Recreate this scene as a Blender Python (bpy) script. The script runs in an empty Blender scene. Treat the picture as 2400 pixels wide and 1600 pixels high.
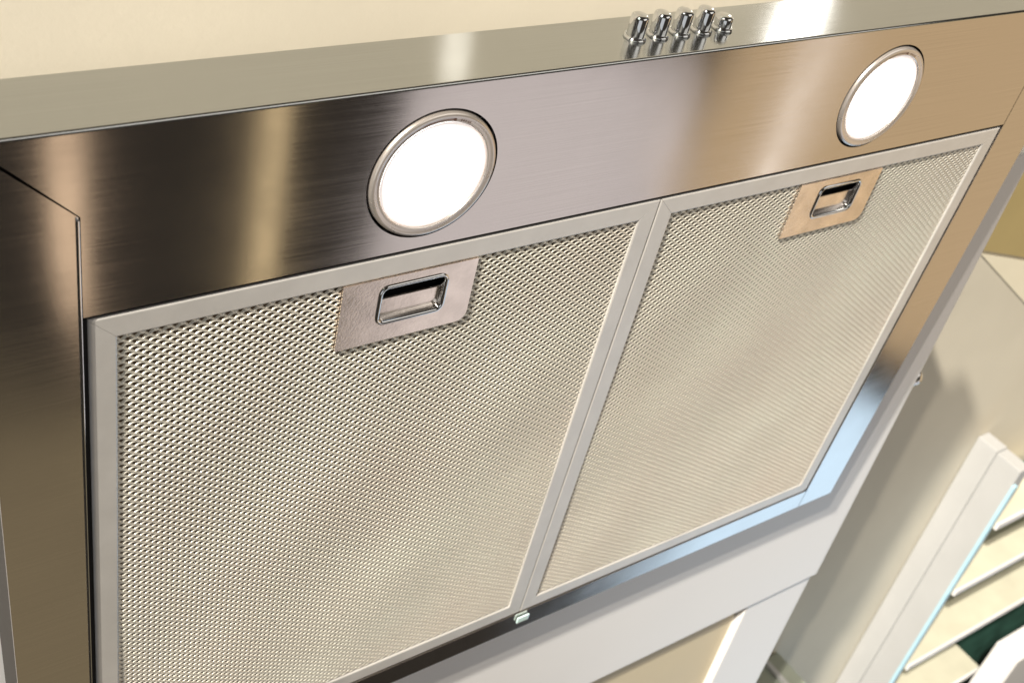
import bpy, bmesh, math, random
import numpy as np
from mathutils import Matrix, Vector
from mathutils.geometry import tessellate_polygon

scene = bpy.context.scene
COL = scene.collection
random.seed(4)
R = math.radians

# ------------------------------------------------------------------ camera
# axes: X along the hood's width, Z up the hood's face, Y into the wall (metres)
cam_d = bpy.data.cameras.new('camera')
cam = bpy.data.objects.new('camera', cam_d)
COL.objects.link(cam)
scene.camera = cam
cam_d.sensor_width = 36.0
cam_d.lens = 2774.13 / 2400 * 36.0
cam_d.clip_start = 0.01
cam_d.clip_end = 100.0
cam_d.dof.use_dof = True
cam_d.dof.focus_distance = 0.50
cam_d.dof.aperture_fstop = 20.0
ROW = [(0.81556854, -0.54078882, 0.20590146),
       (-0.22265103, -0.62169867, -0.75094426),
       (0.53411093, 0.56660234, -0.62744506)]
CAM = (-0.10043, -0.31478, 0.28085)
mw = Matrix.Identity(4)
for i in range(3):
    mw[i][0] = ROW[0][i]; mw[i][1] = -ROW[1][i]; mw[i][2] = -ROW[2][i]; mw[i][3] = CAM[i]
cam.matrix_world = mw

# ------------------------------------------------------------------ world
world = bpy.data.worlds.new('World')
scene.world = world
world.use_nodes = True
bg = world.node_tree.nodes['Background']
bg.inputs[0].default_value = (1.0, 0.86, 0.70, 1)
bg.inputs[1].default_value = 0.035

scene.view_settings.view_transform = 'Standard'
scene.view_settings.look = 'None'
scene.view_settings.exposure = 0.15
scene.view_settings.gamma = 1.0

# ------------------------------------------------------------------ lamps of the room and added lights
def aim(o, target):
    d = Vector(target) - o.location
    o.rotation_euler = d.to_track_quat('-Z', 'Z').to_euler()

def room_lamp(name, loc, size, power, col, target=(1.50, 0.2, -0.70)):
    l = bpy.data.lights.new(name, 'SPOT')
    l.energy = power; l.color = col; l.shadow_soft_size = size
    l.spot_size = R(9.5); l.spot_blend = 1.0
    o = bpy.data.objects.new(name, l); COL.objects.link(o)
    o.location = loc; aim(o, target)

# two bulbs of one fitting, up and to the left: they throw the two shadows on the wall
room_lamp('room_lamp', (-11.46, -4.44, 13.75), 0.11, 8000, (1.0, 0.91, 0.77))
room_lamp('room_lamp', (-11.47, -3.44, 12.8), 0.20, 23000, (1.0, 0.93, 0.80))

def added_soft_light(name, az, el, dist, w, h, radiance, col, centre=(0.25, 0.0, 0.0), roll=0.0):
    """soft area light added out of view: az from straight out of the face towards the right, el up"""
    a, e = R(az), R(el)
    d = Vector((math.sin(a) * math.cos(e), -math.cos(a) * math.cos(e), math.sin(e)))
    l = bpy.data.lights.new(name, 'AREA')
    l.shape = 'RECTANGLE'; l.size = w; l.size_y = h
    l.energy = radiance * math.pi * w * h
    l.color = col
    o = bpy.data.objects.new(name, l); COL.objects.link(o)
    o.location = Vector(centre) + d * dist
    zax = d.normalized()
    xax = Vector((0, 0, 1)).cross(zax).normalized()
    yax = zax.cross(xax)
    m = Matrix((xax, yax, zax)).transposed()
    o.rotation_euler = m.to_euler()
    return o

added_soft_light('added_soft_light', 66, -15, 1.6, 1.10, 1.25, 0.60, (1.0, 0.73, 0.42), centre=(0.45, 0, 0))  # soft ones here added for the steel to reflect, in place of the unseen room
added_soft_light('added_soft_light', 42, -36, 1.5, 0.46, 0.8, 0.72, (1.0, 0.93, 0.93), centre=(0.18, 0, 0.03))
added_soft_light('added_soft_light', 16.5, -34, 1.5, 0.05, 0.4, 1.1, (1.0, 0.74, 0.50), centre=(0.0, 0, 0.06))
added_soft_light('added_soft_light', 27.5, -34, 1.5, 0.034, 0.9, 1.15, (1.0, 0.78, 0.44), centre=(0.065, 0, 0.04))
added_soft_light('added_soft_light', 54, -26, 1.5, 0.03, 0.6, 1.1, (0.92, 0.95, 1.0), centre=(0.34, 0, 0.02))
added_soft_light('added_soft_light', 14, -58, 1.5, 0.36, 0.90, 0.20, (1.0, 0.80, 0.46), centre=(-0.02, 0, -0.15))
added_soft_light('added_lower_soft_light', 66, -50, 1.5, 0.46, 0.90, 1.45, (0.60, 0.81, 1.0), centre=(0.50, 0, -0.26))

added_soft_light('overhead_fill', 28, 42, 2.3, 2.2, 1.3, 0.92, (1.0, 0.95, 0.88), centre=(0.6, 0, -0.25))  # broad fill added to brighten the mesh, not a real fitting

added_soft_light('added_soft_light', -38, 4, 1.8, 1.3, 1.2, 0.55, (0.95, 0.98, 1.0), centre=(0.3, 0, -0.2))  # cool fill added from the left, kept out of the steel's reflections

# two lamps above the hood, mirrored in the control strip
def streak_lamp(p, d, t, w, h, radiance, col):
    P = Vector(p); D = Vector(d).normalized()
    l = bpy.data.lights.new('wall_lamp', 'AREA'); l.shape = 'RECTANGLE'
    l.size = w; l.size_y = h; l.energy = radiance * math.pi * w * h; l.color = col
    o = bpy.data.objects.new('wall_lamp', l); COL.objects.link(o)
    o.location = P + D * t
    zax = D; xax = Vector((0, 0, 1)).cross(zax).normalized(); yax = zax.cross(xax)
    o.rotation_euler = Matrix((xax, yax, zax)).transposed().to_euler()
streak_lamp((0.335, 0.015, 0.076), (0.74, 0.57, 0.35), 0.36, 0.028, 0.11, 5.0, (1.0, 0.98, 0.94))
streak_lamp((0.146, 0.018, 0.076), (0.53, 0.72, 0.44), 0.28, 0.016, 0.05, 0.9, (1.0, 0.95, 0.85))

# ------------------------------------------------------------------ materials
def new_mat(name):
    m = bpy.data.materials.new(name); m.use_nodes = True
    nt = m.node_tree
    return m, nt, nt.nodes['Principled BSDF']

def node(nt, kind, **kw):
    n = nt.nodes.new(kind)
    for k, v in kw.items():
        setattr(n, k, v)
    return n

def plain(name, col, rough=0.5, metal=0.0, var=0.06, scale=30.0, bump=0.0, bscale=400.0, ior=1.45, coat=0.0):
    m, nt, b = new_mat(name)
    b.inputs['Metallic'].default_value = metal
    b.inputs['IOR'].default_value = ior
    if coat: b.inputs['Coat Weight'].default_value = coat
    tc = node(nt, 'ShaderNodeTexCoord')
    n = node(nt, 'ShaderNodeTexNoise'); n.inputs['Scale'].default_value = scale; n.inputs['Detail'].default_value = 5
    nt.links.new(tc.outputs['Object'], n.inputs['Vector'])
    r = node(nt, 'ShaderNodeValToRGB')
    r.color_ramp.elements[0].position = 0.3; r.color_ramp.elements[1].position = 0.7
    r.color_ramp.elements[0].color = (*[c * (1 - var) for c in col], 1)
    r.color_ramp.elements[1].color = (*[min(1, c * (1 + var)) for c in col], 1)
    nt.links.new(n.outputs['Fac'], r.inputs['Fac'])
    nt.links.new(r.outputs['Color'], b.inputs['Base Color'])
    mr = node(nt, 'ShaderNodeMapRange')
    mr.inputs['To Min'].default_value = rough * 0.85; mr.inputs['To Max'].default_value = min(1, rough * 1.15)
    nt.links.new(n.outputs['Fac'], mr.inputs['Value'])
    nt.links.new(mr.outputs['Result'], b.inputs['Roughness'])
    if bump:
        n2 = node(nt, 'ShaderNodeTexNoise'); n2.inputs['Scale'].default_value = bscale; n2.inputs['Detail'].default_value = 4
        nt.links.new(tc.outputs['Object'], n2.inputs['Vector'])
        bp = node(nt, 'ShaderNodeBump'); bp.inputs['Strength'].default_value = bump; bp.inputs['Distance'].default_value = 0.001
        nt.links.new(n2.outputs['Fac'], bp.inputs['Height'])
        nt.links.new(bp.outputs['Normal'], b.inputs['Normal'])
    return m

def brushed(name, col, rough, aniso, stretch, rotation=0.25, bump=0.012):
    """brushed steel; stretch = object-space scale of the grain noise (fine across, long along)"""
    m, nt, b = new_mat(name)
    b.inputs['Metallic'].default_value = 1.0
    tc = node(nt, 'ShaderNodeTexCoord')
    mp = node(nt, 'ShaderNodeMapping'); mp.inputs['Scale'].default_value = stretch
    nt.links.new(tc.outputs['Object'], mp.inputs['Vector'])
    g = node(nt, 'ShaderNodeTexNoise'); g.inputs['Scale'].default_value = 1.0; g.inputs['Detail'].default_value = 3
    nt.links.new(mp.outputs['Vector'], g.inputs['Vector'])
    s = node(nt, 'ShaderNodeTexNoise'); s.inputs['Scale'].default_value = 14.0; s.inputs['Detail'].default_value = 6
    nt.links.new(tc.outputs['Object'], s.inputs['Vector'])
    r = node(nt, 'ShaderNodeValToRGB')
    r.color_ramp.elements[0].position = 0.25; r.color_ramp.elements[1].position = 0.75
    r.color_ramp.elements[0].color = (*[c * 0.93 for c in col], 1)
    r.color_ramp.elements[1].color = (*[min(1, c * 1.05) for c in col], 1)
    nt.links.new(g.outputs['Fac'], r.inputs['Fac'])
    nt.links.new(r.outputs['Color'], b.inputs['Base Color'])
    mx = node(nt, 'ShaderNodeMath', operation='ADD')
    sp = node(nt, 'ShaderNodeMath', operation='MULTIPLY_ADD'); sp.inputs[1].default_value = 2.2; sp.inputs[2].default_value = -0.6
    nt.links.new(s.outputs['Fac'], sp.inputs[0])
    nt.links.new(g.outputs['Fac'], mx.inputs[0]); nt.links.new(sp.outputs[0], mx.inputs[1])
    mr = node(nt, 'ShaderNodeMapRange')
    mr.inputs['From Min'].default_value = 0.6; mr.inputs['From Max'].default_value = 1.4
    mr.inputs['To Min'].default_value = rough * 0.75; mr.inputs['To Max'].default_value = rough * 1.3
    nt.links.new(mx.outputs[0], mr.inputs['Value'])
    nt.links.new(mr.outputs['Result'], b.inputs['Roughness'])
    b.inputs['Anisotropic'].default_value = aniso
    b.inputs['Anisotropic Rotation'].default_value = rotation
    t = node(nt, 'ShaderNodeTangent', direction_type='UV_MAP')
    t.uv_map = 'UVMap'
    nt.links.new(t.outputs['Tangent'], b.inputs['Tangent'])
    if bump:
        bp = node(nt, 'ShaderNodeBump'); bp.inputs['Strength'].default_value = bump; bp.inputs['Distance'].default_value = 0.0004
        nt.links.new(g.outputs['Fac'], bp.inputs['Height'])
        nt.links.new(bp.outputs['Normal'], b.inputs['Normal'])
    return m

STEEL = brushed('brushed_steel', (0.64, 0.60, 0.57), 0.125, 0.80, (9.0, 9.0, 2600.0))
STRIP = brushed('brushed_steel_strip', (0.61, 0.62, 0.61), 0.14, 0.80, (9.0, 2600.0, 2600.0))
CHROME = plain('chrome', (0.76, 0.77, 0.78), 0.07, 1.0, 0.03, 200)
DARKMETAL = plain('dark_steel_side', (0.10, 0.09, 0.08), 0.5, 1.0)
BLACK = plain('black_gap', (0.006, 0.006, 0.007), 0.7)
FRAME = plain('satin_aluminium', (0.72, 0.70, 0.68), 0.40, 0.35, 0.05, 60, 0.05, 1500)
MESHM = plain('aluminium_mesh', (1.0, 0.93, 0.83), 0.34, 0.45, 0.06, 9)
BACKM = plain('mesh_hole_shade', (0.17, 0.105, 0.055), 0.6, 0.3, 0.2, 300)  # dark brown paints the shade inside the mesh holes
PLATE = plain('stained_steel_plate', (0.84, 0.75, 0.68), 0.20, 1.0, 0.16, 60, 0.04, 900)
RING = plain('lamp_ring_metal', (0.74, 0.68, 0.64), 0.28, 0.75, 0.03, 80)
WHITE = plain('white_lacquer', (0.84, 0.83, 0.84), 0.35, 0.0, 0.015, 8)
WALLM = plain('cream_wall_paint', (0.66, 0.615, 0.515), 0.75, 0.0, 0.045, 6, 0.12, 260)
PANELM = plain('cream_panel', (0.66, 0.58, 0.42), 0.6, 0.0, 0.03, 10)
TAN = plain('tan_wall_shadow', (0.42, 0.33, 0.15), 0.6, 0.0, 0.05, 10)  # tone of the shadow painted on the wall
PALE = plain('pale_lit_patch', (0.84, 0.78, 0.62), 0.6, 0.0, 0.03, 10)  # tone of the lit patch painted under that shadow
SHELF = plain('white_shelf_paint', (0.62, 0.63, 0.65), 0.45, 0.0, 0.03, 15)
SHELFTOP = plain('beige_shelf_top', (0.60, 0.58, 0.47), 0.6, 0.0, 0.07, 18)
BLUEEDGE = plain('daylight_blue_edge', (0.46, 0.70, 0.84), 0.35, 0.0, 0.06, 40)  # blue paints reflected daylight along the shelf unit's front edge
SIDE = plain('pale_grey_paint', (0.47, 0.475, 0.485), 0.45, 0.0, 0.03, 12)
GLINT = plain('catch_glint_cyan', (0.75, 0.97, 0.98), 0.12, 0.0, 0.03, 100, coat=1.0)  # bright cyan paints the glint on the catch
GREEN = plain('dark_green_back', (0.05, 0.14, 0.11), 0.4, 0.0, 0.3, 25)
GREYR = plain('grey_green_rail', (0.40, 0.44, 0.38), 0.45, 0.0, 0.1, 30)
INK = plain('ink', (0.16, 0.08, 0.06), 0.6)

def lens_mat():
    m, nt, b = new_mat('lit_lamp_lens')
    b.inputs['Base Color'].default_value = (0.9, 0.9, 0.9, 1)
    b.inputs['Roughness'].default_value = 0.4
    b.inputs['Emission Color'].default_value = (0.97, 1.0, 1.0, 1)
    tc = node(nt, 'ShaderNodeTexCoord')
    ln = node(nt, 'ShaderNodeVectorMath', operation='LENGTH')
    nt.links.new(tc.outputs['Object'], ln.inputs[0])
    mr = node(nt, 'ShaderNodeMapRange', interpolation_type='SMOOTHSTEP')   # hot bulb behind the frosted lens
    mr.inputs['From Min'].default_value = 0.0110; mr.inputs['From Max'].default_value = 0.0200
    mr.inputs['To Min'].default_value = 15.0; mr.inputs['To Max'].default_value = 1.0
    nt.links.new(ln.outputs['Value'], mr.inputs['Value'])
    nt.links.new(mr.outputs['Result'], b.inputs['Emission Strength'])
    return m
LENS = lens_mat()
FROST = plain('frosted_glass_ring', (0.80, 0.74, 0.70), 0.35, 0.0, 0.02, 60)
_b = FROST.node_tree.nodes['Principled BSDF']
_b.inputs['Emission Color'].default_value = (1.0, 0.90, 0.86, 1); _b.inputs['Emission Strength'].default_value = 0.6

# ------------------------------------------------------------------ builders
def tag(o, label=None, cat=None, group=None, kind=None):
    if label: o['label'] = label
    if cat: o['category'] = cat
    if group: o['group'] = group
    if kind: o['kind'] = kind
    return o

def link(name, me, mat, parent=None, smooth=False):
    o = bpy.data.objects.new(name, me); COL.objects.link(o)
    if mat and not me.materials: me.materials.append(mat)
    if parent: o.parent = parent
    if smooth:
        me.shade_smooth()
    return o

def empty(name, loc=(0, 0, 0)):
    o = bpy.data.objects.new(name, None); COL.objects.link(o)
    o.location = loc; o.empty_display_size = 0.02
    return o

def add_uv(me, ua, va):
    """planar UV: u along object axis ua, v along va"""
    uv = me.uv_layers.new(name='UVMap')
    co = [v.co for v in me.vertices]
    for l in me.loops:
        c = co[l.vertex_index]
        uv.data[l.index].uv = (c[ua] + 1e-3 * c[3 - ua - va], c[va] + 1e-3 * c[3 - ua - va])

def box_mesh(name, x0, x1, y0, y1, z0, z1, bev=0.0, seg=2, off=(0, 0, 0)):
    bm = bmesh.new()
    bmesh.ops.create_cube(bm, size=1.0)
    for v in bm.verts:
        v.co = Vector(((x0 + x1) / 2 + v.co.x * (x1 - x0) - off[0],
                       (y0 + y1) / 2 + v.co.y * (y1 - y0) - off[1],
                       (z0 + z1) / 2 + v.co.z * (z1 - z0) - off[2]))
    if bev:
        bmesh.ops.bevel(bm, geom=list(bm.edges), offset=bev, segments=seg, profile=0.6, affect='EDGES')
    me = bpy.data.meshes.new(name); bm.to_mesh(me); bm.free()
    return me

def box(name, x0, x1, y0, y1, z0, z1, mat, parent=None, bev=0.0, off=(0, 0, 0), uv=None):
    me = box_mesh(name, x0, x1, y0, y1, z0, z1, bev, off=off)
    if uv: add_uv(me, *uv)
    return link(name, me, mat, parent)

def prism(name, loops, y0, y1, mat, parent=None, uv=(0, 2), off=(0, 0, 0), bev=0.0):
    """polygon(s) in XZ (first outer, rest holes) extruded from y0 (front) to y1 (back)"""
    tri = tessellate_polygon([[Vector((p[0], p[1], 0)) for p in lp] for lp in loops])
    flat = [p for lp in loops for p in lp]
    n = len(flat)
    verts = [(p[0] - off[0], y0 - off[1], p[1] - off[2]) for p in flat] + \
            [(p[0] - off[0], y1 - off[1], p[1] - off[2]) for p in flat]
    faces = []
    for a, b, c in tri:
        pa, pb, pc = flat[a], flat[b], flat[c]
        cr = (pb[0] - pa[0]) * (pc[1] - pa[1]) - (pb[1] - pa[1]) * (pc[0] - pa[0])
        if cr < 0: b, c = c, b
        faces.append((a, b, c)); faces.append((a + n, c + n, b + n))
    s = 0
    for lp in loops:
        k = len(lp)
        for i in range(k):
            a, b = s + i, s + (i + 1) % k
            faces.append((a, a + n, b + n, b))
        s += k
    me = bpy.data.meshes.new(name); me.from_pydata(verts, [], faces); me.update()
    bm = bmesh.new(); bm.from_mesh(me)
    bmesh.ops.recalc_face_normals(bm, faces=bm.faces)
    bm.to_mesh(me); bm.free()
    if uv: add_uv(me, *uv)
    return link(name, me, mat, parent)

def circle(cx, cz, r, n=72):
    return [(cx + r * math.cos(2 * math.pi * i / n), cz + r * math.sin(2 * math.pi * i / n)) for i in range(n)]

def rrect(x0, x1, z0, z1, r, n=6):
    pts = []
    for cx, cz, a0 in ((x1 - r, z1 - r, 0), (x0 + r, z1 - r, 90), (x0 + r, z0 + r, 180), (x1 - r, z0 + r, 270)):
        for i in range(n + 1):
            a = R(a0 + 90 * i / n)
            pts.append((cx + r * math.cos(a), cz + r * math.sin(a)))
    return pts

def lathe(name, prof, mat, parent=None, axis='Y', n=72, sx=1.0):
    """profile of (radius, axial) turned about Y (axial towards +Y) or Z"""
    verts, faces = [], []
    m = len(prof)
    for i in range(n):
        a = 2 * math.pi * i / n
        for r, h in prof:
            if axis == 'Y': verts.append((r * math.cos(a), h, r * math.sin(a)))
            else: verts.append((r * math.cos(a) * sx, r * math.sin(a), h))
    for i in range(n):
        j = (i + 1) % n
        for k in range(m - 1):
            faces.append((i * m + k, j * m + k, j * m + k + 1, i * m + k + 1))
    me = bpy.data.meshes.new(name); me.from_pydata(verts, [], faces); me.update()
    bm = bmesh.new(); bm.from_mesh(me)
    bmesh.ops.remove_doubles(bm, verts=bm.verts, dist=1e-7)
    bmesh.ops.recalc_face_normals(bm, faces=bm.faces)
    bm.to_mesh(me); bm.free()
    return link(name, me, mat, parent, smooth=True)

# ------------------------------------------------------------------ background frame
# the wall and what stands on it are square to each other; the hood leans 2.3 degrees from them
TH = R(-2.29)
PIV = Vector((0, 0, -0.155))
ROTX = Matrix.Rotation(TH, 3, 'X')
def place_bg(o, base):
    """base = local origin in the wall's own frame"""
    o.location = PIV + ROTX @ Vector(base)
    o.rotation_euler = (TH, 0, 0)

# wall
me = box_mesh('wall', -1.2, 3.2, 0.24, 0.34, -2.2, 1.2)
wall = link('wall', me, WALLM); place_bg(wall, (0, 0, 0))
tag(wall, 'plain cream painted wall behind the hood', 'wall', kind='structure')

# cabinet the hood is fixed to
CB = (0.25, 0.030, -0.9)
cab = empty('kitchen_cabinet'); place_bg(cab, CB)
tag(cab, 'white cabinet with recessed cream door panel behind the hood', 'cabinet')
box('carcass', -0.30, 0.6565, 0.0485, 0.205, -0.895, 0.094, WHITE, cab, 0.0015, CB)
box('top_rail', -0.30, 0.659, 0.030, 0.048, -0.346, 0.098, WHITE, cab, 0.0018, CB)
box('stile', 0.5750, 0.658, 0.0335, 0.048, -0.90, -0.3463, WHITE, cab, 0.0015, CB)
box('stile', -0.30, -0.214, 0.0335, 0.048, -0.90, -0.3463, WHITE, cab, 0.0015, CB)
box('recessed_panel', -0.213, 0.5747, 0.041, 0.0475, -0.899, -0.3463, PANELM, cab, 0.0, CB)
kb = lathe('knob', [(0.0, -0.005), (0.004, -0.005), (0.0042, -0.002), (0.0036, 0.004), (0.0075, 0.007), (0.008, 0.012), (0.006, 0.0155), (0.0, 0.016)], CHROME, cab, 'Z', 32)
kb.location = (0.659 - CB[0], 0.040 - CB[1], -0.1177 - CB[2]); kb.rotation_euler = (0, R(90), 0)

# shelf unit on the wall at the right
SB = (1.36, 0.20, -1.9)
shf = empty('shelf_unit'); place_bg(shf, SB)
tag(shf, 'white wall shelf unit with front edge painted daylight blue, right of the cabinet', 'shelf')
box('side_panel', 1.36, 1.385, 0.204, 0.239, -1.9, -0.612, SIDE, shf, 0.001, SB)
box('side_panel', 1.3605, 1.385, 0.161, 0.2033, -1.9, -0.614, SIDE, shf, 0.001, SB)
box('edge_strip', 1.3575, 1.366, 0.1555, 0.1607, -1.9, -0.640, BLUEEDGE, shf, 0.001, SB)
box('back_panel', 1.3855, 2.6, 0.228, 0.239, -1.9, -0.745, GREEN, shf, 0.0, SB)
for z, x1 in ((-0.734, 2.6), (-0.888, 2.6), (-1.082, 2.6), (-1.30, 1.74)):
    s = box('shelf', 1.3857, x1, 0.160, 0.2275, z - 0.010, z, SHELFTOP, shf, 0.0, SB)
    box('front_edge', 1.3859, x1 - 0.001, 0.1555, 0.1598, z - 0.010, z + 0.003, WHITE, s, 0.001, SB)

# thin sheets coloured as a cast shadow and a lit patch, top right of the wall
WB = (1.1, 0.239, -0.3)
t = prism('painted_wall_shadow', [[(1.088, -0.218), (1.30, -0.285), (1.6, -0.285), (1.6, 0.10), (0.98, 0.10)]], 0.2375, 0.2392, TAN, None, off=WB)
place_bg(t, WB); tag(t, 'dark tan painted shadow on the wall at the right edge, beside the hood corner', 'painted shadow')
t = prism('painted_light_wedge', [[(1.092, -0.224), (1.30, -0.290), (1.30, -0.362)]], 0.2383, 0.2392, PALE, None, off=WB)
place_bg(t, WB); tag(t, 'pale cream wedge painted as a lit patch below the tan shadow', 'painted light')

WX = (1.9, 0.12, -1.6)
b_ = box('storage_box', 1.705, 2.15, 0.10, 0.150, -1.62, -1.19, WHITE, None, 0.003, WX)
place_bg(b_, WX); tag(b_, 'plain white box in the bottom right corner in front of the shelves', 'box')

# ledge low on the wall between cabinet and shelf unit
LB = (1.05, 0.2, -1.1)
led = empty('ledge_rail'); place_bg(led, LB)
tag(led, 'grey green ledge with pale rim low between cabinet and shelf unit', 'ledge')
box('rail', 1.02, 1.10, 0.05, 0.239, -1.00, -0.972, GREYR, led, 0.002, LB)
box('rim', 1.062, 1.070, 0.05, 0.238, -0.9718, -0.966, SHELF, led, 0.001, LB)
b_ = box('dark_box', 0.90, 1.075, 0.03, 0.236, -1.25, -1.012, BLACK, None, 0.004, LB)
place_bg(b_, LB); tag(b_, 'black box under the grey green ledge at the bottom edge', 'box')

# ------------------------------------------------------------------ range hood
XL, XR = -0.034, 0.5672          # outer sides
ZT, ZB = 0.0763, -0.3341         # top of the face, bottom
FX0, FX1 = -0.0020, 0.5306       # opening for the filters
DEP = 0.034
hood = empty('range_hood', (0.265, 0.0, ZB))
HB = (0.265, 0.0, ZB)
tag(hood, 'brushed stainless steel range hood with two lit lamps and five push buttons', 'range hood')

LAMPS = [(0.1329, 0.0364), (0.3983, 0.0364)]
LR = 0.0292
g = 0.0003
ZF = ZT - 0.0012
front = [(FX0 + g, 0.0016), (FX1 - g, 0.0016), (FX1 - g, 0.0440), (XR - 0.0012 - g, ZF), (XL + 0.0012 + g, ZF), (FX0 + g, 0.0440)]
prism('front_panel', [front] + [circle(x, z, LR) for x, z in LAMPS], 0.0, 0.0012, STEEL, hood, off=HB)
# rounded edge and control strip, one bent sheet
def strip_mesh():
    prof = [(0.0, ZF)]
    r = 0.0012
    for i in range(1, 7):
        a = R(90 * i / 6)
        prof.append((r - r * math.cos(a), ZF + r * math.sin(a)))
    prof += [(0.012, ZT), (0.022, ZT), (DEP, ZT), (DEP, ZT - 0.0012), (0.0013, ZT - 0.0013)]
    xs = np.linspace(XL, XR, 40)
    verts = [(x - HB[0], y - HB[1], z - HB[2]) for x in xs for y, z in prof]
    m = len(prof); faces = []
    for i in range(len(xs) - 1):
        for k in range(m):
            k2 = (k + 1) % m
            faces.append((i * m + k, i * m + k2, (i + 1) * m + k2, (i + 1) * m + k))
    faces.append(tuple(range(m))); faces.append(tuple((len(xs) - 1) * m + k for k in reversed(range(m))))
    me = bpy.data.meshes.new('control_strip'); me.from_pydata(verts, [], faces); me.update()
    bm = bmesh.new(); bm.from_mesh(me); bmesh.ops.recalc_face_normals(bm, faces=bm.faces); bm.to_mesh(me); bm.free()
    uv = me.uv_layers.new(name='UVMap')
    for l in me.loops:
        c = me.vertices[l.vertex_index].co
        uv.data[l.index].uv = (c[0], c[1] - c[2])
    return me
st = link('control_strip', strip_mesh(), STRIP, hood)
# side panels
prism('side_panel', [[(XL, ZB), (FX0 - g, ZB), (FX0 - g, 0.0440), (XL, ZF - 0.0004)]], 0.0, 0.0012, STEEL, hood, off=HB)
prism('side_panel', [[(FX1 + g, ZB), (XR, ZB), (XR, ZF - 0.0004), (FX1 + g, 0.0440)]], 0.0, 0.0012, STEEL, hood, off=HB)
prism('rear_strip', [[(FX0 + g, ZB), (FX1 - g, ZB), (FX1 - g, -0.3164), (FX0 + g, -0.3164)]], 0.0, 0.0012, STEEL, hood, off=HB)
# returned outer walls (depth tapers so that the back meets the cabinet)
def outer(name, pts, mat):
    me = bpy.data.meshes.new(name)
    me.from_pydata([tuple(Vector(p) - Vector(HB)) for p in pts], [], [(0, 1, 2, 3), (4, 7, 6, 5), (0, 4, 5, 1), (1, 5, 6, 2), (2, 6, 7, 3), (3, 7, 4, 0)])
    me.update(); add_uv(me, 1, 2)
    return link(name, me, mat, hood)
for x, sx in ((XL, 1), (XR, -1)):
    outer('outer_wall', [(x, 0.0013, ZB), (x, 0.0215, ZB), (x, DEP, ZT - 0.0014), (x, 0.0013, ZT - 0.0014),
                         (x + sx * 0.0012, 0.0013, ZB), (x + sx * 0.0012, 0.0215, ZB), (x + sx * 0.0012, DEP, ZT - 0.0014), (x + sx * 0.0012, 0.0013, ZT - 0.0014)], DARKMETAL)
outer('outer_wall', [(XL + .0013, 0.0013, ZB), (XR - .0013, 0.0013, ZB), (XR - .0013, 0.0215, ZB), (XL + .0013, 0.0215, ZB),
                     (XL + .0013, 0.0013, ZB + 0.0012), (XR - .0013, 0.0013, ZB + 0.0012), (XR - .0013, 0.0215, ZB + 0.0012), (XL + .0013, 0.0215, ZB + 0.0012)], DARKMETAL)
outer('back_plate', [(XL + .0013, 0.0205, ZB + .0013), (XR - .0013, 0.0205, ZB + .0013), (XR - .0013, 0.0325, ZT - .0015), (XL + .0013, 0.0325, ZT - .0015),
                     (XL + .0013, 0.0190, ZB + .0013), (XR - .0013, 0.0190, ZB + .0013), (XR - .0013, 0.031, ZT - .0015), (XL + .0013, 0.031, ZT - .0015)], BLACK)
# folded lip of the opening at the left
box('opening_lip', FX0 - 0.0011, FX0 - g, -0.0012, 0.010, -0.3155, 0.0436, CHROME, hood, 0.0003, HB)

# black strips painting the shade in the gap above and left of the filters
box('gap_shade', FX0 + g, FX1 - g, 0.0014, 0.012, -0.0004, 0.0012, BLACK, hood, 0, HB)
box('gap_shade', FX0 + g, -0.00015, 0.0013, 0.0121, -0.3154, -0.00045, BLACK, hood, 0, HB)
# lamps
for k, (x, z) in enumerate(LAMPS):
    ring = lathe('lamp', [(0.0279, 0.006), (0.0281, 0.0006), (0.0279, -0.0008), (0.0272, -0.0014), (0.0260, -0.0014), (0.0252, -0.0009), (0.0247, -0.0012),
                          (0.0240, -0.0011), (0.0238, 0.0004), (0.0238, 0.006)], RING, hood)
    ring.location = (x - HB[0], -HB[1], z - HB[2])
    cup = lathe('lamp_cup', [(0.0293, 0.0013), (0.0293, 0.0065), (0.0, 0.0068)], BLACK, ring)
    frost = lathe('frosted_ring', [(0.0237, 0.0018), (0.0236, -0.0004), (0.0228, -0.0006), (0.0216, 0.0002), (0.0206, 0.0012), (0.0201, 0.0030)], FROST, ring)
    lens = lathe('lens', [(0.0200, 0.0030), (0.0190, 0.0014), (0.015, 0.0002), (0.008, -0.0005), (0.0, -0.0008)], LENS, ring)
    # engraved turn arrow: an arc, a dot and a few strokes
    bm = bmesh.new()
    def stroke(a0, a1, r0, r1, n=10):
        vs = []
        for i in range(n + 1):
            a = R(a0 + (a1 - a0) * i / n)
            vs.append((bm.verts.new((r0 * math.cos(a), -0.00125, r0 * math.sin(a))), bm.verts.new((r1 * math.cos(a), -0.00125, r1 * math.sin(a)))))
        for i in range(n):
            bm.faces.new((vs[i][0], vs[i + 1][0], vs[i + 1][1], vs[i][1]))
    stroke(112, 82, 0.0250, 0.0253)
    stroke(82, 79, 0.0246, 0.0257, 4)
    for a in (74, 71.5, 69, 66, 63.5):
        stroke(a, a - 0.9, 0.0247, 0.0256, 2)
    me = bpy.data.meshes.new('ring_mark'); bm.to_mesh(me); bm.free()
    link('ring_mark', me, INK, ring)

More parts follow.
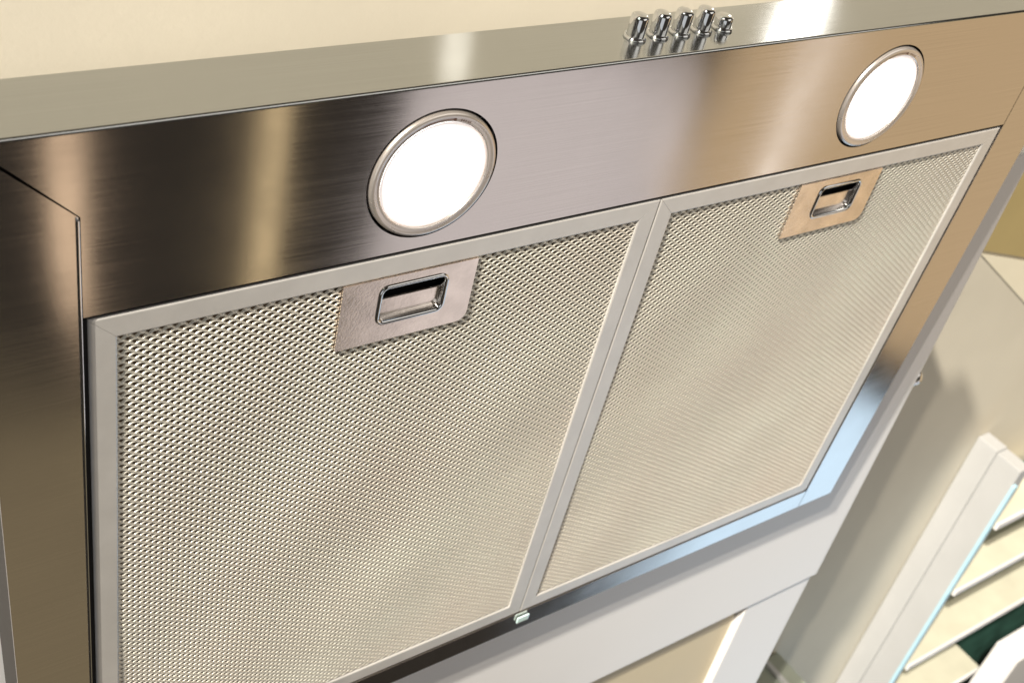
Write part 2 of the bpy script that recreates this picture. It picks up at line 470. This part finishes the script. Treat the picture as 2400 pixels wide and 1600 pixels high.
# buttons
for k in range(5):
    bx = 0.2335 + 0.0126 * k
    by = 0.0165
    h = 0.0106 if k < 4 else 0.0062
    prof = [(0.0, h + 0.0002), (0.0024, h), (0.0033, h - 0.0003), (0.0039, h - 0.0009), (0.0041, h - 0.002), (0.0041, 0.0)]
    bt = lathe('button', prof, CHROME, hood, 'Z', 40, sx=0.9)
    bt.location = (bx - HB[0], by - HB[1], ZT - HB[2] + 0.0002)
    cl = lathe('collar', [(0.0042, 0.0012), (0.0046, 0.0014), (0.0052, 0.0006), (0.0054, 0.0), (0.0042, 0.0)], CHROME, bt, 'Z', 40, sx=0.9)
    if k == 4: tag(bt, 'shorter button pressed in, last of the row')

# catch at the back of the opening, its glint painted in cyan
ct = box('catch', -0.0046, 0.0046, -0.0006, 0.0006, -0.0028, 0.0028, GLINT, hood, 0.0007)
ct.location = (0.2680 - HB[0], -0.0012, -0.3222 - HB[2])

# ------------------------------------------------------------------ grease filters
FW, FH = 0.2646, 0.3148          # outside size of one filter
FR = 0.0104                      # width of the frame
MY = 0.0012                      # plane of the mesh behind the frame's face

def mesh_sheet():
    x0, x1 = 0.0096, FW - 0.0100
    z0, z1 = -FH + 0.0110, -0.0098
    L, p = 0.00505, 0.00177
    ns = int((x1 - x0) / L * 12)
    xs = np.linspace(x0, x1, ns + 1)
    nr = int((z1 - z0) / p)
    rng = np.random.default_rng(3)
    def window(k):                                    # where the slit above strand k stands open
        c = np.cos(2 * math.pi * (xs - x0) / L + math.pi * (k % 2))
        w = np.arccos(np.clip(-c, -1, 1)) / math.pi   # 0..1 triangle wave
        return np.clip((w - 0.38) / 0.62, 0, 1)
    verts = np.zeros((nr, ns + 1, 4, 3), dtype=np.float32)
    for k in range(nr):
        up, dn = window(k), window(k + 1)
        zt = z1 - k * p - 0.00142 * up                # pointed lower end of the hole above
        zb = z1 - (k + 1) * p + 0.00066 * np.minimum(1, dn * 2.6)
        yy = MY + 0.00012 * np.sin(xs * 70 + k * 0.05) + 0.00010 * np.sin(k * 0.11 + xs * 23) + 0.00012 * np.sin(xs * 31 - k * 0.043 + 1.7)
        jit = rng.normal(0, 0.000015, ns + 1)
        rows = ((zt, 0.00052), (zt * 0.60 + zb * 0.40, 0.00002), (zt * 0.22 + zb * 0.78, -0.00040), (zb, 0.00028))
        for j, (zz, dy) in enumerate(rows):
            verts[k, :, j, 0] = xs
            verts[k, :, j, 1] = yy + dy
            verts[k, :, j, 2] = zz + jit
    idx = np.arange(nr * (ns + 1) * 4).reshape(nr, ns + 1, 4)
    q = []
    for j in range(3):
        q.append(np.stack([idx[:, :-1, j], idx[:, :-1, j + 1], idx[:, 1:, j + 1], idx[:, 1:, j]], -1).reshape(-1, 4))
    q = np.concatenate(q).astype(np.int32)
    cen = verts.reshape(-1, 3)[q].mean(1)             # cut out behind the handle's slot
    q = q[~((cen[:, 0] > 0.1165) & (cen[:, 0] < 0.1522) & (cen[:, 2] > -0.0365) & (cen[:, 2] < -0.0135))]
    me = bpy.data.meshes.new('mesh_sheet')
    me.vertices.add(verts.size // 3); me.vertices.foreach_set('co', verts.ravel())
    me.loops.add(q.size); me.loops.foreach_set('vertex_index', q.ravel())
    me.polygons.add(len(q)); me.polygons.foreach_set('loop_start', np.arange(0, q.size, 4, dtype=np.int32))
    me.update(calc_edges=True)
    return me

def rail_mesh(name, a, b):
    """frame rail between outside corners a and b (along the outline, mitred), section 10 mm wide with a folded inner lip"""
    a, b = Vector((a[0], 0, a[1])), Vector((b[0], 0, b[1]))
    d = (b - a).normalized(); n = Vector((-d.z, 0, d.x))       # n points into the filter
    prof = [(0.0, 0.012), (0.0, 0.0006), (0.0003, 0.0002), (0.0008, 0.0), (FR - 0.0008, 0.0), (FR - 0.0002, 0.0003), (FR, 0.0009), (FR, 0.0075), (FR - 0.0008, 0.0075), (FR - 0.0008, 0.0011), (0.0008, 0.0011), (0.0008, 0.012)]
    verts, faces = [], []
    for end, s in ((a, 1), (b, -1)):
        for w, y in prof:
            verts.append(tuple(end + n * w + d * (s * (w + 0.00008)) + Vector((0, y, 0))))
    m = len(prof)
    for k in range(m):
        k2 = (k + 1) % m
        faces.append((k, k2, m + k2, m + k))
    faces.append(tuple(range(m))); faces.append(tuple(m + k for k in reversed(range(m))))
    me = bpy.data.meshes.new(name); me.from_pydata(verts, [], faces); me.update()
    bm = bmesh.new(); bm.from_mesh(me); bmesh.ops.recalc_face_normals(bm, faces=bm.faces); bm.to_mesh(me); bm.free()
    return me

def make_filter(x, label):
    f = empty('grease_filter', (x, 0.0003, -0.0005))
    tag(f, label, 'filter', 'grease filters of the hood')
    cs = [(0, 0), (0, -FH), (FW, -FH), (FW, 0)]
    for i in range(4):
        link('frame_rail', rail_mesh('frame_rail', cs[i], cs[(i + 1) % 4]), FRAME, f)
    link('mesh_sheet', mesh_sheet(), MESHM, f)
    box('hole_shade_sheet', 0.004, FW - 0.004, 0.0085, 0.0100, -FH + 0.004, -0.004, BACKM, f)
    # handle plate with a rounded slot
    hx0, hx1, hz0, hz1 = 0.1003, 0.1648, -0.0446, -0.0106
    outl = [(hx0, hz1), (hx0, hz0)] + [(hx1 - 0.005 + 0.005 * math.sin(R(t)), hz0 + 0.005 - 0.005 * math.cos(R(t))) for t in range(0, 91, 15)] + [(hx1, hz1)]
    slot = rrect(0.1187, 0.1500, -0.0343, -0.0158, 0.0032)
    hp = prism('handle', [outl, slot], -0.0004, 0.0006, PLATE, f)
    box('side_fold', hx0 - 0.0002, hx0 + 0.0009, 0.0007, 0.0022, hz0 + 0.001, hz1 - 0.001, PLATE, hp)
    # rolled rim of the slot
    path = rrect(0.1187, 0.1500, -0.0343, -0.0158, 0.0032)
    rp = [(-0.0013, -0.0002), (-0.0010, -0.0010), (-0.0003, -0.0012), (0.0004, -0.0009), (0.0007, -0.0002), (0.0007, 0.0060)]
    n = len(path); verts = []; faces = []
    cx, cz = 0.13435, -0.02505
    for i in range(n):
        p0, p1 = path[i - 1], path[(i + 1) % n]
        tx, tz = p1[0] - p0[0], p1[1] - p0[1]
        l = math.hypot(tx, tz); nx, nz = -tz / l, tx / l
        if nx * (cx - path[i][0]) + nz * (cz - path[i][1]) < 0: nx, nz = -nx, -nz
        for w, y in rp:
            verts.append((path[i][0] + nx * w, y, path[i][1] + nz * w))
    m = len(rp)
    for i in range(n):
        j = (i + 1) % n
        for k in range(m - 1):
            faces.append((i * m + k, j * m + k, j * m + k + 1, i * m + k + 1))
    me = bpy.data.meshes.new('slot_rim'); me.from_pydata(verts, [], faces); me.update()
    bm = bmesh.new(); bm.from_mesh(me); bmesh.ops.recalc_face_normals(bm, faces=bm.faces); bm.to_mesh(me); bm.free()
    link('slot_rim', me, CHROME, hp, smooth=True)
    box('slot_back', 0.1175, 0.1512, 0.0062, 0.0070, -0.0355, -0.0146, BLACK, hp)
    box('finger_grip', 0.1196, 0.1492, 0.0018, 0.0030, -0.0336, -0.0232, PLATE, hp, 0.0004)
    return f

f1 = make_filter(0.0, 'left grease filter, below the larger nearer lamp, with stained handle')
f2 = empty('grease_filter', (0.2650, 0.0003, -0.0005))
tag(f2, 'right grease filter, below the lamp at the far end of the hood', 'filter', 'grease filters of the hood')
def copy_children(src, dst):
    for ch in list(src.children):
        c = ch.copy(); COL.objects.link(c); c.parent = dst
        copy_children(ch, c)
copy_children(f1, f2)
